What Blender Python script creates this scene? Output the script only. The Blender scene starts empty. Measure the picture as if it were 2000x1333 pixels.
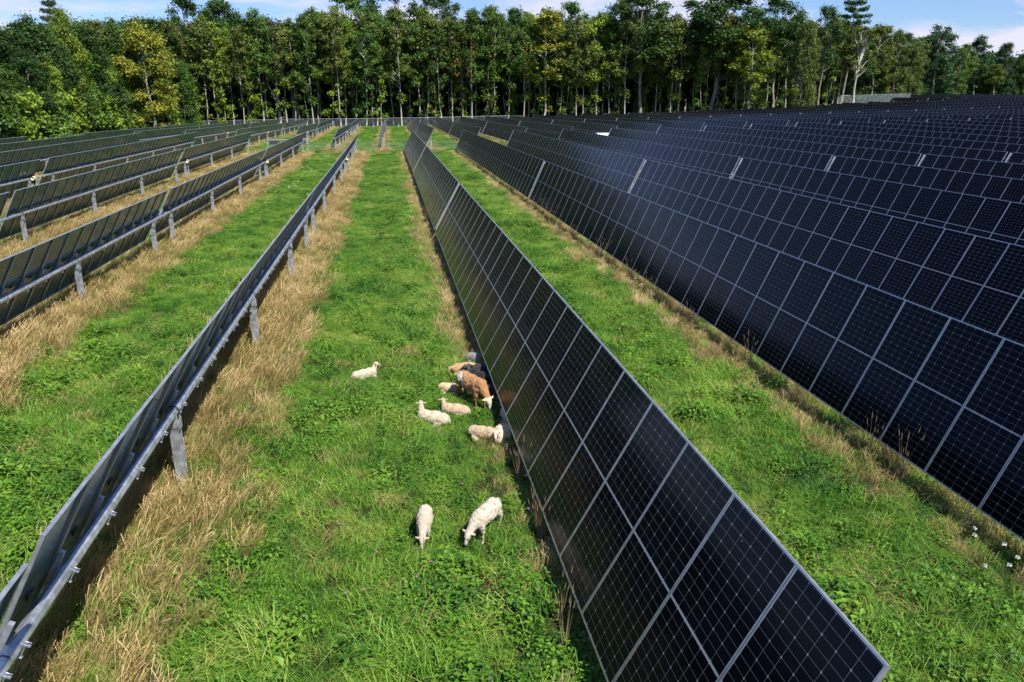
import bpy, bmesh, math, random
import numpy as np
from mathutils import Matrix, Vector, Euler, noise
R = random.Random(7)
rad = math.radians
sc = bpy.context.scene
COL = sc.collection

# ------------------------------------------------------------------ camera
CAMZ = 5.95
F = 1510.0; PIT = rad(17.67); YAW = rad(8.93)
cam_d = bpy.data.cameras.new('camera'); cam = bpy.data.objects.new('camera', cam_d); COL.objects.link(cam)
cam_d.sensor_width = 36; cam_d.lens = F / 2000 * 36; cam_d.clip_end = 3000; cam_d.clip_start = 0.1
cam.location = (0, 0, CAMZ); cam.rotation_euler = (rad(90) - PIT, 0, -YAW)
sc.camera = cam

def ray(u, v):
    x = (u - 1000) / F; y = -(v - 666.5) / F
    cp, sp = math.cos(PIT), math.sin(PIT); fw = cp + y * sp; z = -sp + y * cp
    cy, sy = math.cos(YAW), math.sin(YAW)
    return Vector((x * cy + fw * sy, -x * sy + fw * cy, z))

# ------------------------------------------------------------------ terrain
GX = [-400, -60, -38, -20, -3, 3, 12, 30, 50, 80, 117, 160, 210, 420]
GY = [-60, 0, 30, 60, 90, 140, 190, 240, 600]
GT = [  # tube heights relative to the camera, columns follow GX
 [-4.6, -4.6, -4.5, -4.5, -4.45, -4.4, -4.35, -4.35, -4.3, -4.0, -3.3, -2.2, -1.8, -1.5],
 [-4.7, -4.7, -4.6, -4.55, -4.5, -4.42, -4.35, -4.35, -4.3, -4.0, -3.3, -2.2, -1.8, -1.5],
 [-4.9, -4.8, -4.7, -4.6, -4.65, -4.55, -4.5, -4.4, -4.3, -3.95, -3.3, -2.2, -1.8, -1.5],
 [-5.4, -5.2, -4.9, -4.7, -4.85, -4.65, -4.6, -4.5, -4.25, -3.85, -3.2, -2.2, -1.7, -1.4],
 [-6.0, -5.7, -5.2, -4.85, -4.95, -4.85, -4.85, -4.65, -4.15, -3.7, -3.1, -2.0, -1.5, -1.2],
 [-6.6, -6.3, -5.9, -5.65, -5.6, -5.5, -5.5, -5.15, -4.75, -4.05, -3.1, -1.8, -1.2, -1.0],
 [-6.9, -6.7, -6.4, -6.1, -6.1, -6.0, -5.9, -5.6, -5.3, -4.45, -2.9, -1.5, -0.9, -0.7],
 [-7.2, -6.9, -6.6, -6.3, -6.2, -6.1, -6.1, -5.8, -5.4, -4.5, -2.9, -1.2, -0.5, -0.4],
 [-7.5, -7.2, -6.9, -6.6, -6.5, -6.4, -6.3, -6.0, -5.6, -4.6, -2.9, -1.2, -0.4, 0.5]]
def _h1(xs, ys, x):
    if x <= xs[0]: return ys[0]
    if x >= xs[-1]: return ys[-1]
    i = 0
    while xs[i + 1] < x: i += 1
    def tan(j):
        if j == 0 or j == len(xs) - 1: return 0.0
        a = (ys[j] - ys[j - 1]) / (xs[j] - xs[j - 1]); b = (ys[j + 1] - ys[j]) / (xs[j + 1] - xs[j])
        if a * b <= 0: return 0.0
        return 2 * a * b / (a + b)
    h = xs[i + 1] - xs[i]; t = (x - xs[i]) / h
    return ((2*t**3 - 3*t*t + 1) * ys[i] + (t**3 - 2*t*t + t) * h * tan(i)
            + (-2*t**3 + 3*t*t) * ys[i + 1] + (t**3 - t*t) * h * tan(i + 1))
def tube_z(x, y):
    return _h1(GY, [_h1(GX, row, x) for row in GT], y) + CAMZ
def ground_z(x, y):
    z = tube_z(x, y) - 1.45
    if y < 100: z += 0.05 * noise.noise(Vector((x * .35, y * .35, 0)))
    return z

# ------------------------------------------------------------------ object helpers
def tag(o, label=None, cat=None, group=None, kind=None):
    if label: o['label'] = label
    if cat: o['category'] = cat
    if group: o['group'] = group
    if kind: o['kind'] = kind
    return o
def link(name, mesh, parent=None, loc=None, mat=None):
    o = bpy.data.objects.new(name, mesh); COL.objects.link(o)
    if parent is not None: o.parent = parent
    if mat is not None: o.matrix_basis = mat
    elif loc is not None: o.location = loc
    return o
def empty(name, loc, rz=0):
    o = bpy.data.objects.new(name, None); COL.objects.link(o)
    o.location = loc; o.rotation_euler = (0, 0, rz); o.empty_display_size = .2
    return o
class MB:
    def __init__(s): s.v = []; s.f = []; s.m = []; s.sm = []
    def add(s, vs, fs, mi=0, smooth=False):
        n = len(s.v); s.v += [tuple(v) for v in vs]
        for f in fs: s.f.append([i + n for i in f]); s.m.append(mi); s.sm.append(smooth)
    def box(s, c, size, M=None, mi=0):
        x, y, z = [q / 2 for q in size]
        vs = [Vector((a * x, b * y, d * z)) for a in (-1, 1) for b in (-1, 1) for d in (-1, 1)]
        if M is not None: vs = [M @ v for v in vs]
        vs = [v + Vector(c) for v in vs]
        s.add(vs, [(0, 1, 3, 2), (4, 6, 7, 5), (0, 4, 5, 1), (2, 3, 7, 6), (0, 2, 6, 4), (1, 5, 7, 3)], mi)
    def tube(s, pts, rs, n=8, mi=0, cap=True, smooth=True, phase=0):
        pts = [Vector(p) for p in pts]; rings = []; prev = None
        for i, p in enumerate(pts):
            d = (pts[min(i + 1, len(pts) - 1)] - pts[max(i - 1, 0)]).normalized()
            up = Vector((0, 0, 1)) if abs(d.z) < .9 else Vector((1, 0, 0))
            a = d.cross(up).normalized(); b = d.cross(a)
            r = rs[i] if isinstance(rs, (list, tuple)) else rs
            rings.append([p + a * (r * math.cos(2*math.pi*k/n + phase)) + b * (r * math.sin(2*math.pi*k/n + phase)) for k in range(n)])
        vs = [v for rg in rings for v in rg]; fs = []
        for i in range(len(pts) - 1):
            for k in range(n):
                k2 = (k + 1) % n
                fs.append((i*n + k, i*n + k2, (i+1)*n + k2, (i+1)*n + k))
        if cap:
            fs.append(tuple(range(n))); fs.append(tuple((len(pts)-1)*n + k for k in reversed(range(n))))
        s.add(vs, fs, mi, smooth)
    def mesh(s, name, *mats):
        me = bpy.data.meshes.new(name); me.from_pydata(s.v, [], s.f); me.update()
        for m in mats: me.materials.append(m)
        me.polygons.foreach_set('material_index', s.m); me.polygons.foreach_set('use_smooth', s.sm)
        return me

# ------------------------------------------------------------------ materials
def mat(name):
    m = bpy.data.materials.new(name); m.use_nodes = True
    nt = m.node_tree; b = nt.nodes['Principled BSDF']
    return m, nt, b
def N(nt, typ, **kw):
    n = nt.nodes.new(typ)
    for k, v in kw.items():
        if k.startswith('i_'): n.inputs[k[2:].replace('_', ' ')].default_value = v
        elif k.startswith('n_'): n.inputs[int(k[2:])].default_value = v
        else: setattr(n, k, v)
    return n
def L(nt, a, b): nt.links.new(a, b)
def ramp(nt, stops, interp='LINEAR'):
    r = nt.nodes.new('ShaderNodeValToRGB'); cr = r.color_ramp; cr.interpolation = interp
    while len(cr.elements) < len(stops): cr.elements.new(.5)
    for e, (p, c) in zip(cr.elements, stops):
        e.position = p; e.color = (*c, 1) if len(c) == 3 else c
    return r
def mth(nt, op, a, b=None, c=None, clamp=False):
    n = nt.nodes.new('ShaderNodeMath'); n.operation = op; n.use_clamp = clamp
    for i, q in enumerate((a, b, c)):
        if q is None: continue
        if isinstance(q, (int, float)): n.inputs[i].default_value = q
        else: nt.links.new(q, n.inputs[i])
    return n.outputs[0]
def mixc(nt, fac, a, b, blend='MIX'):
    n = nt.nodes.new('ShaderNodeMix'); n.data_type = 'RGBA'; n.blend_type = blend
    for s, q in ((n.inputs[0], fac), (n.inputs[6], a), (n.inputs[7], b)):
        if isinstance(q, (int, float)): s.default_value = q
        elif isinstance(q, tuple): s.default_value = (*q, 1)
        else: nt.links.new(q, s)
    return n.outputs[2]

def steel(name, base, rough, var=.25):
    m, nt, b = mat(name)
    tc = N(nt, 'ShaderNodeTexCoord'); nz = N(nt, 'ShaderNodeTexNoise', i_Scale=9.0, i_Detail=5.0)
    L(nt, tc.outputs['Object'], nz.inputs['Vector'])
    lo = tuple(c * (1 - var) for c in base); hi = tuple(min(1, c * (1 + var)) for c in base)
    r = ramp(nt, [(.3, lo), (.7, hi)]); L(nt, nz.outputs[0], r.inputs[0]); L(nt, r.outputs[0], b.inputs['Base Color'])
    b.inputs['Metallic'].default_value = .75
    r2 = ramp(nt, [(.3, (rough - .08,) * 3), (.7, (rough + .12,) * 3)]); L(nt, nz.outputs[0], r2.inputs[0]); L(nt, r2.outputs[0], b.inputs['Roughness'])
    return m
M_galv = steel('galvanised steel', (.52, .55, .60), .42)
M_alu = steel('anodised aluminium', (.44, .46, .49), .42, .12)
M_dark = steel('dark bracket', (.10, .10, .11), .5)
M_hoop = steel('black bearing', (.03, .03, .035), .45)

def line_mask(nt, coord, period, offset, half):
    # 1 near multiples of period
    a = mth(nt, 'ADD', coord, offset)
    w = mth(nt, 'PINGPONG', a, period / 2)
    return mth(nt, 'LESS_THAN', w, half)
def pv_material(name, back, light=1.0):
    m, nt, b = mat(name)
    uv = N(nt, 'ShaderNodeUVMap'); uv.uv_map = 'cell'
    sp = N(nt, 'ShaderNodeSeparateXYZ'); L(nt, uv.outputs[0], sp.inputs[0])
    s = sp.outputs[0]   # along the slope, metres, 0 in the middle
    w = sp.outputs[1]   # across the module, 0 at its middle
    pw = 1.09 / 6; ph = 1.098 / 12
    lw = line_mask(nt, w, pw, 0.0, .0020)
    sa = mth(nt, 'SUBTRACT', mth(nt, 'ABSOLUTE', s), .012)
    ls = line_mask(nt, sa, ph, 0.0, .0015)
    pwd = mth(nt, 'PINGPONG', w, pw / 2); psd = mth(nt, 'PINGPONG', sa, ph)
    dia = mth(nt, 'LESS_THAN', mth(nt, 'ADD', pwd, psd), .0105)
    ctr = mth(nt, 'LESS_THAN', mth(nt, 'ABSOLUTE', s), .011)
    edge = mth(nt, 'GREATER_THAN', mth(nt, 'ABSOLUTE', w), .546)
    fine = line_mask(nt, w, pw / 9, 0.0, .0005)
    if back: m1 = mth(nt, 'MAXIMUM', lw, ls); m1 = mth(nt, 'MAXIMUM', m1, line_mask(nt, sa, ph, 0, .006))
    else: m1 = mth(nt, 'MAXIMUM', lw, ls)
    m2 = mth(nt, 'MAXIMUM', dia, ctr)
    oi = N(nt, 'ShaderNodeObjectInfo')
    nz = N(nt, 'ShaderNodeTexNoise', i_Scale=2.2, i_Detail=4.0); g = N(nt, 'ShaderNodeNewGeometry'); L(nt, g.outputs['Position'], nz.inputs['Vector'])
    if back:
        cell = ramp(nt, [(.3, (.036, .078, .080)), (.7, (.058, .112, .108))]); L(nt, nz.outputs[0], cell.inputs[0])
        c1 = mixc(nt, m1, cell.outputs[0], (.32, .42, .36)); c2 = mixc(nt, m2, c1, (.25, .30, .27))
    else:
        cell = ramp(nt, [(.3, (.0014, .0017, .0030)), (.7, (.0026, .0030, .0052))]); L(nt, nz.outputs[0], cell.inputs[0])
        c0 = mixc(nt, mth(nt, 'MULTIPLY', fine, .5), cell.outputs[0], (.018, .018, .021))
        c1 = mixc(nt, m1, c0, (.15, .16, .17)); c2 = mixc(nt, m2, c1, (.34, .36, .38))
    # bird droppings and dust specks
    vz = N(nt, 'ShaderNodeTexVoronoi', i_Scale=2.6); L(nt, g.outputs['Position'], vz.inputs['Vector'])
    spk = mth(nt, 'LESS_THAN', vz.outputs['Distance'], .018)
    c3 = mixc(nt, spk, c2, (.5, .5, .46))
    L(nt, c3, b.inputs['Base Color'])
    b.inputs['Roughness'].default_value = .16 if not back else .22
    b.inputs['Specular Tint'].default_value = (.50, .70, 1.0, 1) if not back else (1, 1, 1, 1)
    b.inputs['IOR'].default_value = 1.175 if not back else 1.18
    r = ramp(nt, [(.35, (.12,) * 3), (.75, (.2,) * 3)]); L(nt, nz.outputs[0], r.inputs[0]); L(nt, r.outputs[0], b.inputs['Roughness'])
    return m
M_pv = pv_material('solar glass front', False)
M_pvb = pv_material('solar glass back', True)

def plain(name, col, rough=.7, nscale=4., var=.2, bump=0):
    m, nt, b = mat(name)
    tc = N(nt, 'ShaderNodeTexCoord'); nz = N(nt, 'ShaderNodeTexNoise', i_Scale=nscale, i_Detail=5.0)
    L(nt, tc.outputs['Object'], nz.inputs['Vector'])
    r = ramp(nt, [(.3, tuple(c * (1 - var) for c in col)), (.7, tuple(min(1, c * (1 + var)) for c in col))])
    L(nt, nz.outputs[0], r.inputs[0]); L(nt, r.outputs[0], b.inputs['Base Color']); b.inputs['Roughness'].default_value = rough
    if bump:
        bp = N(nt, 'ShaderNodeBump', i_Strength=bump, i_Distance=.02); L(nt, nz.outputs[0], bp.inputs['Height']); L(nt, bp.outputs[0], b.inputs['Normal'])
    return m
M_white = plain('white paint', (.78, .78, .76), .5)
M_yellow = plain('cream plastic', (.75, .68, .42), .4)
M_black = plain('black plastic', (.02, .02, .02), .45)

# ------------------------------------------------------------------ sheep
def sheep_mat():
    m, nt, b = mat('fleece')
    at = N(nt, 'ShaderNodeAttribute'); at.attribute_name = 'col'
    tc = N(nt, 'ShaderNodeTexCoord'); nz = N(nt, 'ShaderNodeTexNoise', i_Scale=26.0, i_Detail=5.0, i_Roughness=.7); L(nt, tc.outputs['Object'], nz.inputs['Vector'])
    n2 = N(nt, 'ShaderNodeTexNoise', i_Scale=5.0, i_Detail=3.0); L(nt, tc.outputs['Object'], n2.inputs['Vector'])
    r = ramp(nt, [(.32, (.62,) * 3), (.6, (1.08,) * 3)]); L(nt, nz.outputs[0], r.inputs[0])
    r2 = ramp(nt, [(.35, (.86, .82, .76)), (.6, (1, 1, 1))]); L(nt, n2.outputs[0], r2.inputs[0])
    c = mixc(nt, 1.0, mixc(nt, 1.0, at.outputs['Color'], r.outputs[0], 'MULTIPLY'), r2.outputs[0], 'MULTIPLY')
    L(nt, c, b.inputs['Base Color']); b.inputs['Roughness'].default_value = .95; b.inputs['Specular IOR Level'].default_value = .1
    b.inputs['Sheen Weight'].default_value = .15
    bp = N(nt, 'ShaderNodeBump', i_Strength=.7, i_Distance=.015); L(nt, nz.outputs[0], bp.inputs['Height']); L(nt, bp.outputs[0], b.inputs['Normal'])
    return m
M_fleece = sheep_mat()
M_eye = plain('eye', (.02, .015, .01), .2)
ICO = {}
for k in (2, 3):
    bm = bmesh.new(); bmesh.ops.create_icosphere(bm, subdivisions=k, radius=1.0)
    ICO[k] = ([v.co.copy() for v in bm.verts], [tuple(v.index for v in f.verts) for f in bm.faces]); bm.free()
def capsules_mesh(caps, ells, voxel):
    """continuous skin round tapered limbs (p, q, r0, r1) and ellipsoids (centre, radii, matrix)"""
    V = []; Fc = []
    def ico(M, sub=3):
        vs, fs = ICO[sub]; n = len(V)
        V.extend(tuple(M @ v) for v in vs); Fc.extend(tuple(i + n for i in f) for f in fs)
    for c, rr, E in ells:
        ico(Matrix.Translation(c) @ E.to_4x4() @ Matrix.Diagonal((*rr, 1)))
    for p, q, r0, r1 in caps:
        p, q = Vector(p), Vector(q); n = max(2, int((q - p).length / (min(r0, r1) * .7)) + 1)
        for i in range(n + 1):
            t = i / n; r = r0 + (r1 - r0) * t; ico(Matrix.Translation(p.lerp(q, t)) @ Matrix.Diagonal((r, r, r, 1)), 2)
    me = bpy.data.meshes.new('s'); me.from_pydata(V, [], Fc); me.update()
    o = bpy.data.objects.new('s', me); COL.objects.link(o)
    md = o.modifiers.new('r', 'REMESH'); md.mode = 'VOXEL'; md.voxel_size = voxel
    sm = o.modifiers.new('m', 'SMOOTH'); sm.iterations = 5; sm.factor = .6
    dg = bpy.context.evaluated_depsgraph_get(); dg.update()
    out = bpy.data.meshes.new_from_object(o.evaluated_get(dg))
    bpy.data.objects.remove(o); bpy.data.meshes.remove(me)
    return out
def face_frame(yaw, pitch):
    # x = towards the nose
    return Matrix.Rotation(yaw, 3, 'Z') @ Matrix.Rotation(-pitch, 3, 'Y')
def sheep(label, x, y, heading, scale, pose, color, look=0, nod=-.3, patch=None, dz=0.0, neck=None, head_col=None, group='flock of sheep resting by the shaded solar row'):
    """local x = forward. heading in degrees, 0 = +X (right in the photo), 90 = away from the camera"""
    caps = []; ells = []; I = Matrix.Identity(3)
    if pose == 'stand':
        zb = .50
        ells += [((.22, 0, zb + .01), (.27, .165, .19), I), ((-.02, 0, zb), (.34, .185, .195), I), ((-.27, 0, zb + .02), (.22, .165, .185), I)]
        for s in (-1, 1):
            for fx, kx in ((.30, .30), (-.33, -.37)):
                st = R.uniform(-.04, .04)
                caps += [((fx, s*.09, .40), (kx + st, s*.095, .22), .075 if fx > 0 else .095, .038), ((kx + st, s*.095, .22), (fx + st, s*.09, .03), .032, .026), ((fx + st, s*.09, .025), (fx + st + .03, s*.09, .015), .030, .026)]
        caps.append(((-.47, 0, zb + .10), (-.53, 0, zb - .14), .035, .022))
        nb = Vector((.38, 0, zb + .05))
    else:
        zb = .20
        ells += [((.20, 0, zb + .03), (.27, .185, .20), I), ((-.03, 0, zb + .015), (.35, .215, .20), I), ((-.27, .03, zb), (.24, .20, .185), I)]
        for s in (-1, 1):
            caps += [((.30, s*.12, .12), (.46, s*.11, .05), .055, .035), ((.46, s*.11, .05), (.30, s*.13, .03), .030, .026)]
            caps += [((-.22, s*.17, .10), (-.05, s*.24, .06), .085, .035), ((-.05, s*.24, .05), (-.20, s*.25, .03), .030, .025)]
        caps.append(((-.48, .02, zb + .04), (-.53, .05, .06), .035, .022))
        nb = Vector((.34, 0, zb + .10))
    # neck: vector from the withers to the poll
    if neck is None: neck = (.22, 0, -.20) if pose == 'stand' else (.12, 0, .26)
    nv = Vector(neck); hp = nb + nv
    caps.append((tuple(nb - nv.normalized() * .05), tuple(hp), .125, .070))
    Hm = face_frame(look, nod); fx = Hm @ Vector((1, 0, 0)); up = Hm @ Vector((0, 0, 1)); sd_ = Hm @ Vector((0, 1, 0))
    ells.append((tuple(hp + fx * .03), (.085, .062, .068), Hm))
    caps.append((tuple(hp + fx * .05 - up * .005), tuple(hp + fx * .185 - up * .028), .056, .032))
    caps.append((tuple(hp + fx * .05 - up * .03), tuple(hp + fx * .165 - up * .055), .034, .022))
    for s in (-1, 1):
        eb = hp + sd_ * (s * .055) + up * .022 - fx * .02; et = eb + sd_ * (s * .115) - up * .015 - fx * .035
        q = (et - eb); ex = q.normalized(); ey = fx.cross(ex).normalized(); ez = ex.cross(ey)
        E = Matrix((ex, ey, ez)).transposed()
        ells.append((tuple((eb + et) / 2), (.072, .016, .034), E))
    me = capsules_mesh(caps, ells, .017)
    for v in me.vertices:
        if (v.co - hp).length > .2 and v.co.z > .18: v.co += v.normal * (.016 * noise.noise(v.co * 14) + .010 * noise.noise(v.co * 34))
    me.polygons.foreach_set('use_smooth', [True] * len(me.polygons))
    base = Vector(color); hc = Vector(head_col) if head_col else base
    a = me.color_attributes.new('col', 'FLOAT_COLOR', 'POINT')
    data = []
    for v in me.vertices:
        p = v.co; c = base.copy()
        rel = p - hp; f = rel.dot(fx); near = rel.length
        if near < .25 and (f > -.05 or rel.length < .13): c = hc.copy()
        if f > .17 and near < .26: c = c * .0 + Vector((.42, .27, .22))          # nose
        if patch: c = patch(p, c, near, f)
        data += [c[0], c[1], c[2], 1]
    a.data.foreach_set('color', data)
    me.materials.clear(); me.materials.append(M_fleece)
    me.name = 'sheep'
    o = link('sheep', me); tag(o, label, 'sheep', group)
    o.location = (x, y, ground_z(x, y) + dz); o.rotation_euler = (0, 0, rad(heading)); o.scale = (scale,) * 3
    for s in (-1, 1):
        pe = hp + fx * .085 + sd_ * (s * .050) + up * .020
        bm = bmesh.new(); bmesh.ops.create_icosphere(bm, subdivisions=2, radius=.013, matrix=Matrix.Translation(pe)); em = bpy.data.meshes.new('eye'); bm.to_mesh(em); bm.free(); em.materials.append(M_eye)
        link('eye', em, o)
    return o
WH = (.50, .43, .335); CR = (.45, .355, .235); TAN = (.42, .28, .14); GRY_ = (.22, .22, .22); BLK = (.012, .012, .013); BRN = (.36, .19, .08)
def brown_patch(p, c, near, f):
    if near < .25 and f > -.06: return Vector((.58, .50, .40)) if abs(p.y) < .2 else c
    w = Vector((.60, .52, .42))
    if (p - Vector((-.30, -.12, .60))).length < .11: return w
    if (p - Vector((-.10, -.17, .52))).length < .075: return w
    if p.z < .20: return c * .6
    return c
def speck(p, c, near, f):
    n = noise.noise(p * 16) + .5 * noise.noise(p * 40)
    if n > .42 and near > .12: return c * .55
    return c
def greybrown(p, c, near, f):
    if p.x > .12: return Vector((.20, .12, .07))
    return c
def badger(p, c, near, f):
    if near < .25 and abs(p.y) < .02: return Vector((.5, .45, .4))
    return c
SH = [
 dict(label='lone white sheep lying in the green grass apart from the flock', x=-.72, y=16.25, heading=25, scale=0.598, pose='lie', color=WH, look=rad(-5), nod=-.35, neck=(.13, 0, .24)),
 dict(label='white sheep lying in the grass with both ears spread, head turned away', x=.62, y=13.55, heading=160, scale=0.666, pose='lie', color=WH, look=rad(-75), nod=-.05, neck=(.03, -.06, .31)),
 dict(label='cream sheep lying right behind the white one with spread ears', x=1.06, y=13.85, heading=163, scale=0.598, pose='lie', color=CR, look=rad(-80), nod=-.1, neck=(.06, -.04, .22)),
 dict(label='tan sheep lying with its head down at the back left of the flock', x=1.46, y=16.2, heading=200, scale=0.626, pose='lie', color=TAN, look=rad(10), nod=-1.0, neck=(.20, 0, -.02)),
 dict(label='cream-tan sheep curled up left of the brown and white one', x=1.05, y=15.0, heading=-35, scale=0.558, pose='lie', color=(.60, .45, .29), look=rad(-10), nod=-1.2, neck=(.14, -.04, -.10)),
 dict(label='chestnut brown sheep with white patches and white face, standing head down', x=1.44, y=14.3, heading=-62, scale=0.93, pose='stand', color=BRN, look=rad(8), nod=-1.15, neck=(.20, .02, -.26), patch=brown_patch),
 dict(label='grey and brown sheep lying furthest back at the panel edge', x=1.85, y=16.75, heading=-40, scale=0.694, pose='lie', color=(.22, .21, .20), look=0, nod=-.6, neck=(.14, 0, .05), patch=greybrown),
 dict(label='black sheep lying behind the brown and white one', x=1.70, y=15.35, heading=130, scale=0.800, pose='lie', color=BLK, look=rad(40), nod=-.3, neck=(.08, .04, .16), head_col=(.06, .06, .065)),
 dict(label='charcoal sheep with a pale rump half under the panels', x=1.88, y=15.95, heading=200, scale=0.720, pose='lie', color=(.035, .035, .04), look=0, nod=-.5, neck=(.14, 0, .10), patch=lambda p, c, n, f: Vector((.55, .48, .38)) if p.x < -.15 else c),
 dict(label='dark grey sheep with a badger-striped face lying in the panel shade', x=1.80, y=14.55, heading=165, scale=0.740, pose='lie', color=(.03, .03, .032), look=rad(25), nod=-.2, neck=(.14, .0, .18), patch=badger),
 dict(label='pale sheep lying in deep shade under the panel edge', x=2.03, y=13.35, heading=100, scale=0.612, pose='lie', color=(.62, .58, .52), look=0, nod=-.3, neck=(.12, 0, .10)),
 dict(label='cream sheep lying with its back to the brown one, left of the sheep facing us', x=1.47, y=12.68, heading=-32, scale=0.626, pose='lie', color=CR, look=rad(-15), nod=-.45, neck=(.15, 0, .03), head_col=WH),
 dict(label='white sheep facing the camera with ears out, lying at the panel edge', x=1.76, y=12.55, heading=-108, scale=0.666, pose='lie', color=(.55, .44, .30), look=rad(8), nod=-.45, neck=(.14, -.04, .16), head_col=(.60, .50, .42)),
 dict(label='white sheep grazing head down, left of the two in front', x=.27, y=9.58, heading=-97, scale=0.612, pose='stand', color=WH, look=rad(-6), nod=-1.0, neck=(.22, -.01, -.20), group='sheep grazing in front of the flock'),
 dict(label='white dark-flecked sheep grazing head down, right of the two in front', x=1.12, y=9.48, heading=-128, scale=0.707, pose='stand', color=(.52, .46, .38), look=rad(-8), nod=-.95, neck=(.23, -.03, -.20), patch=speck, group='sheep grazing in front of the flock'),
 dict(label='sheep hidden under the panels, only its pale muzzle and ear poking out', x=2.34, y=10.75, heading=178, scale=0.68, pose='lie', color=CR, look=0, nod=-.3, neck=(.14, 0, .06), group='sheep grazing in front of the flock'),
]
for q in SH: sheep(**q)
# strip mask: 1 in the dry strip along the rows, 0 in the mown middle
PITCH = 5.84
def strip_value(x, y):
    if y < 93: off = (x - 2.42 + PITCH / 2) % PITCH - PITCH / 2
    else: off = (x + .52 + PITCH / 2) % PITCH - PITCH / 2
    if y > 196 or x < -50: return 0.0
    if abs(y - 93.4) < 1.1 and -16 < x < 30: return .9
    n = .38 * noise.noise(Vector((x * .5, y * .22, 3))) + .25 * noise.noise(Vector((x * 1.7, y * 1.1, 9)))
    lo, hi = -1.45, 1.45
    near = 1.0
    if 0 < x < 3 and y < 17: lo = -1.0 + .0 * y
    a = min(1, max(0, (off - lo + n) / .55)); b = min(1, max(0, (hi - off + n) / .7))
    v = a * b
    if 0 < x < 3: v *= .68 + .32 * min(1, max(0, (y - 11) / 9))
    if x < 0 and y < 14: v *= .50 + .03 * y
    if y > 97: v *= .62
    if 5.5 < x < 9.5: v *= .92
    return v

def ground_material():
    m, nt, b = mat('field soil and turf')
    at = N(nt, 'ShaderNodeAttribute'); at.attribute_name = 'strip'
    g = N(nt, 'ShaderNodeNewGeometry')
    n1 = N(nt, 'ShaderNodeTexNoise', i_Scale=.35, i_Detail=6.0, i_Roughness=.65); L(nt, g.outputs['Position'], n1.inputs['Vector'])
    n2 = N(nt, 'ShaderNodeTexNoise', i_Scale=5.0, i_Detail=8.0, i_Roughness=.75); L(nt, g.outputs['Position'], n2.inputs['Vector'])
    gr = ramp(nt, [(.3, (.030, .062, .012)), (.5, (.06, .115, .022)), (.7, (.12, .16, .035))]); L(nt, n1.outputs[0], gr.inputs[0])
    g2 = ramp(nt, [(.35, (.35,) * 3), (.65, (1.25,) * 3)]); L(nt, n2.outputs[0], g2.inputs[0])
    gc = mixc(nt, 1.0, gr.outputs[0], g2.outputs[0], 'MULTIPLY')
    dr = ramp(nt, [(.3, (.10, .075, .035)), (.7, (.26, .19, .095))]); L(nt, n2.outputs[0], dr.inputs[0])
    c = mixc(nt, at.outputs['Fac'], gc, dr.outputs[0])
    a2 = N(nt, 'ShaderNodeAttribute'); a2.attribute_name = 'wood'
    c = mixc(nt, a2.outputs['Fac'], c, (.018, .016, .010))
    a3 = N(nt, 'ShaderNodeAttribute'); a3.attribute_name = 'soil'
    c = mixc(nt, a3.outputs['Fac'], c, (.035, .048, .014))
    L(nt, c, b.inputs['Base Color']); b.inputs['Roughness'].default_value = .95; b.inputs['Specular IOR Level'].default_value = .1
    bp = N(nt, 'ShaderNodeBump', i_Strength=.9, i_Distance=.12); L(nt, n2.outputs[0], bp.inputs['Height']); L(nt, bp.outputs[0], b.inputs['Normal'])
    return m
def wood_line(x):
    # Y of the front edge of the wood for a given X
    pts = [(-400, 203), (-62, 203), (100, 205), (125, 222), (160, 265), (230, 310), (330, 350), (500, 380)]
    for (a, ya), (b_, yb) in zip(pts, pts[1:]):
        if a <= x <= b_: return ya + (yb - ya) * (x - a) / (b_ - a)
    return 205
def build_ground():
    def axis(segs):
        out = []
        for a, b, st in segs: out += list(np.arange(a, b, st))
        return out + [segs[-1][1]]
    xs = axis([(-600, -70, 20), (-70, -22, 1.0), (-22, 16, .25), (16, 100, 1.5), (100, 300, 8), (300, 900, 30)])
    ys = axis([(-60, 2, 6), (2, 30, .4), (30, 100, .8), (100, 200, 1.6), (200, 400, 8), (400, 1500, 50)])
    V = []; st = []; wd = []; so = []
    for y in ys:
        for x in xs:
            V.append((x, y, ground_z(x, y))); st.append(strip_value(x, y))
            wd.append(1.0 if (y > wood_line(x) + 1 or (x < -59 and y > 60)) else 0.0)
            so.append(max(0, 1 - max(0, y - 12) / 30) if abs(x) < 24 else 0)
    nx = len(xs); Fc = [(j*nx + i, j*nx + i + 1, (j+1)*nx + i + 1, (j+1)*nx + i) for j in range(len(ys)-1) for i in range(nx-1)]
    me = bpy.data.meshes.new('ground'); me.from_pydata(V, [], Fc); me.update()
    for nm, d in (('strip', st), ('wood', wd), ('soil', so)):
        a = me.attributes.new(nm, 'FLOAT', 'POINT'); a.data.foreach_set('value', d)
    me.polygons.foreach_set('use_smooth', [True] * len(Fc))
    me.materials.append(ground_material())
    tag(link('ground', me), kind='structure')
build_ground()

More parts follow.
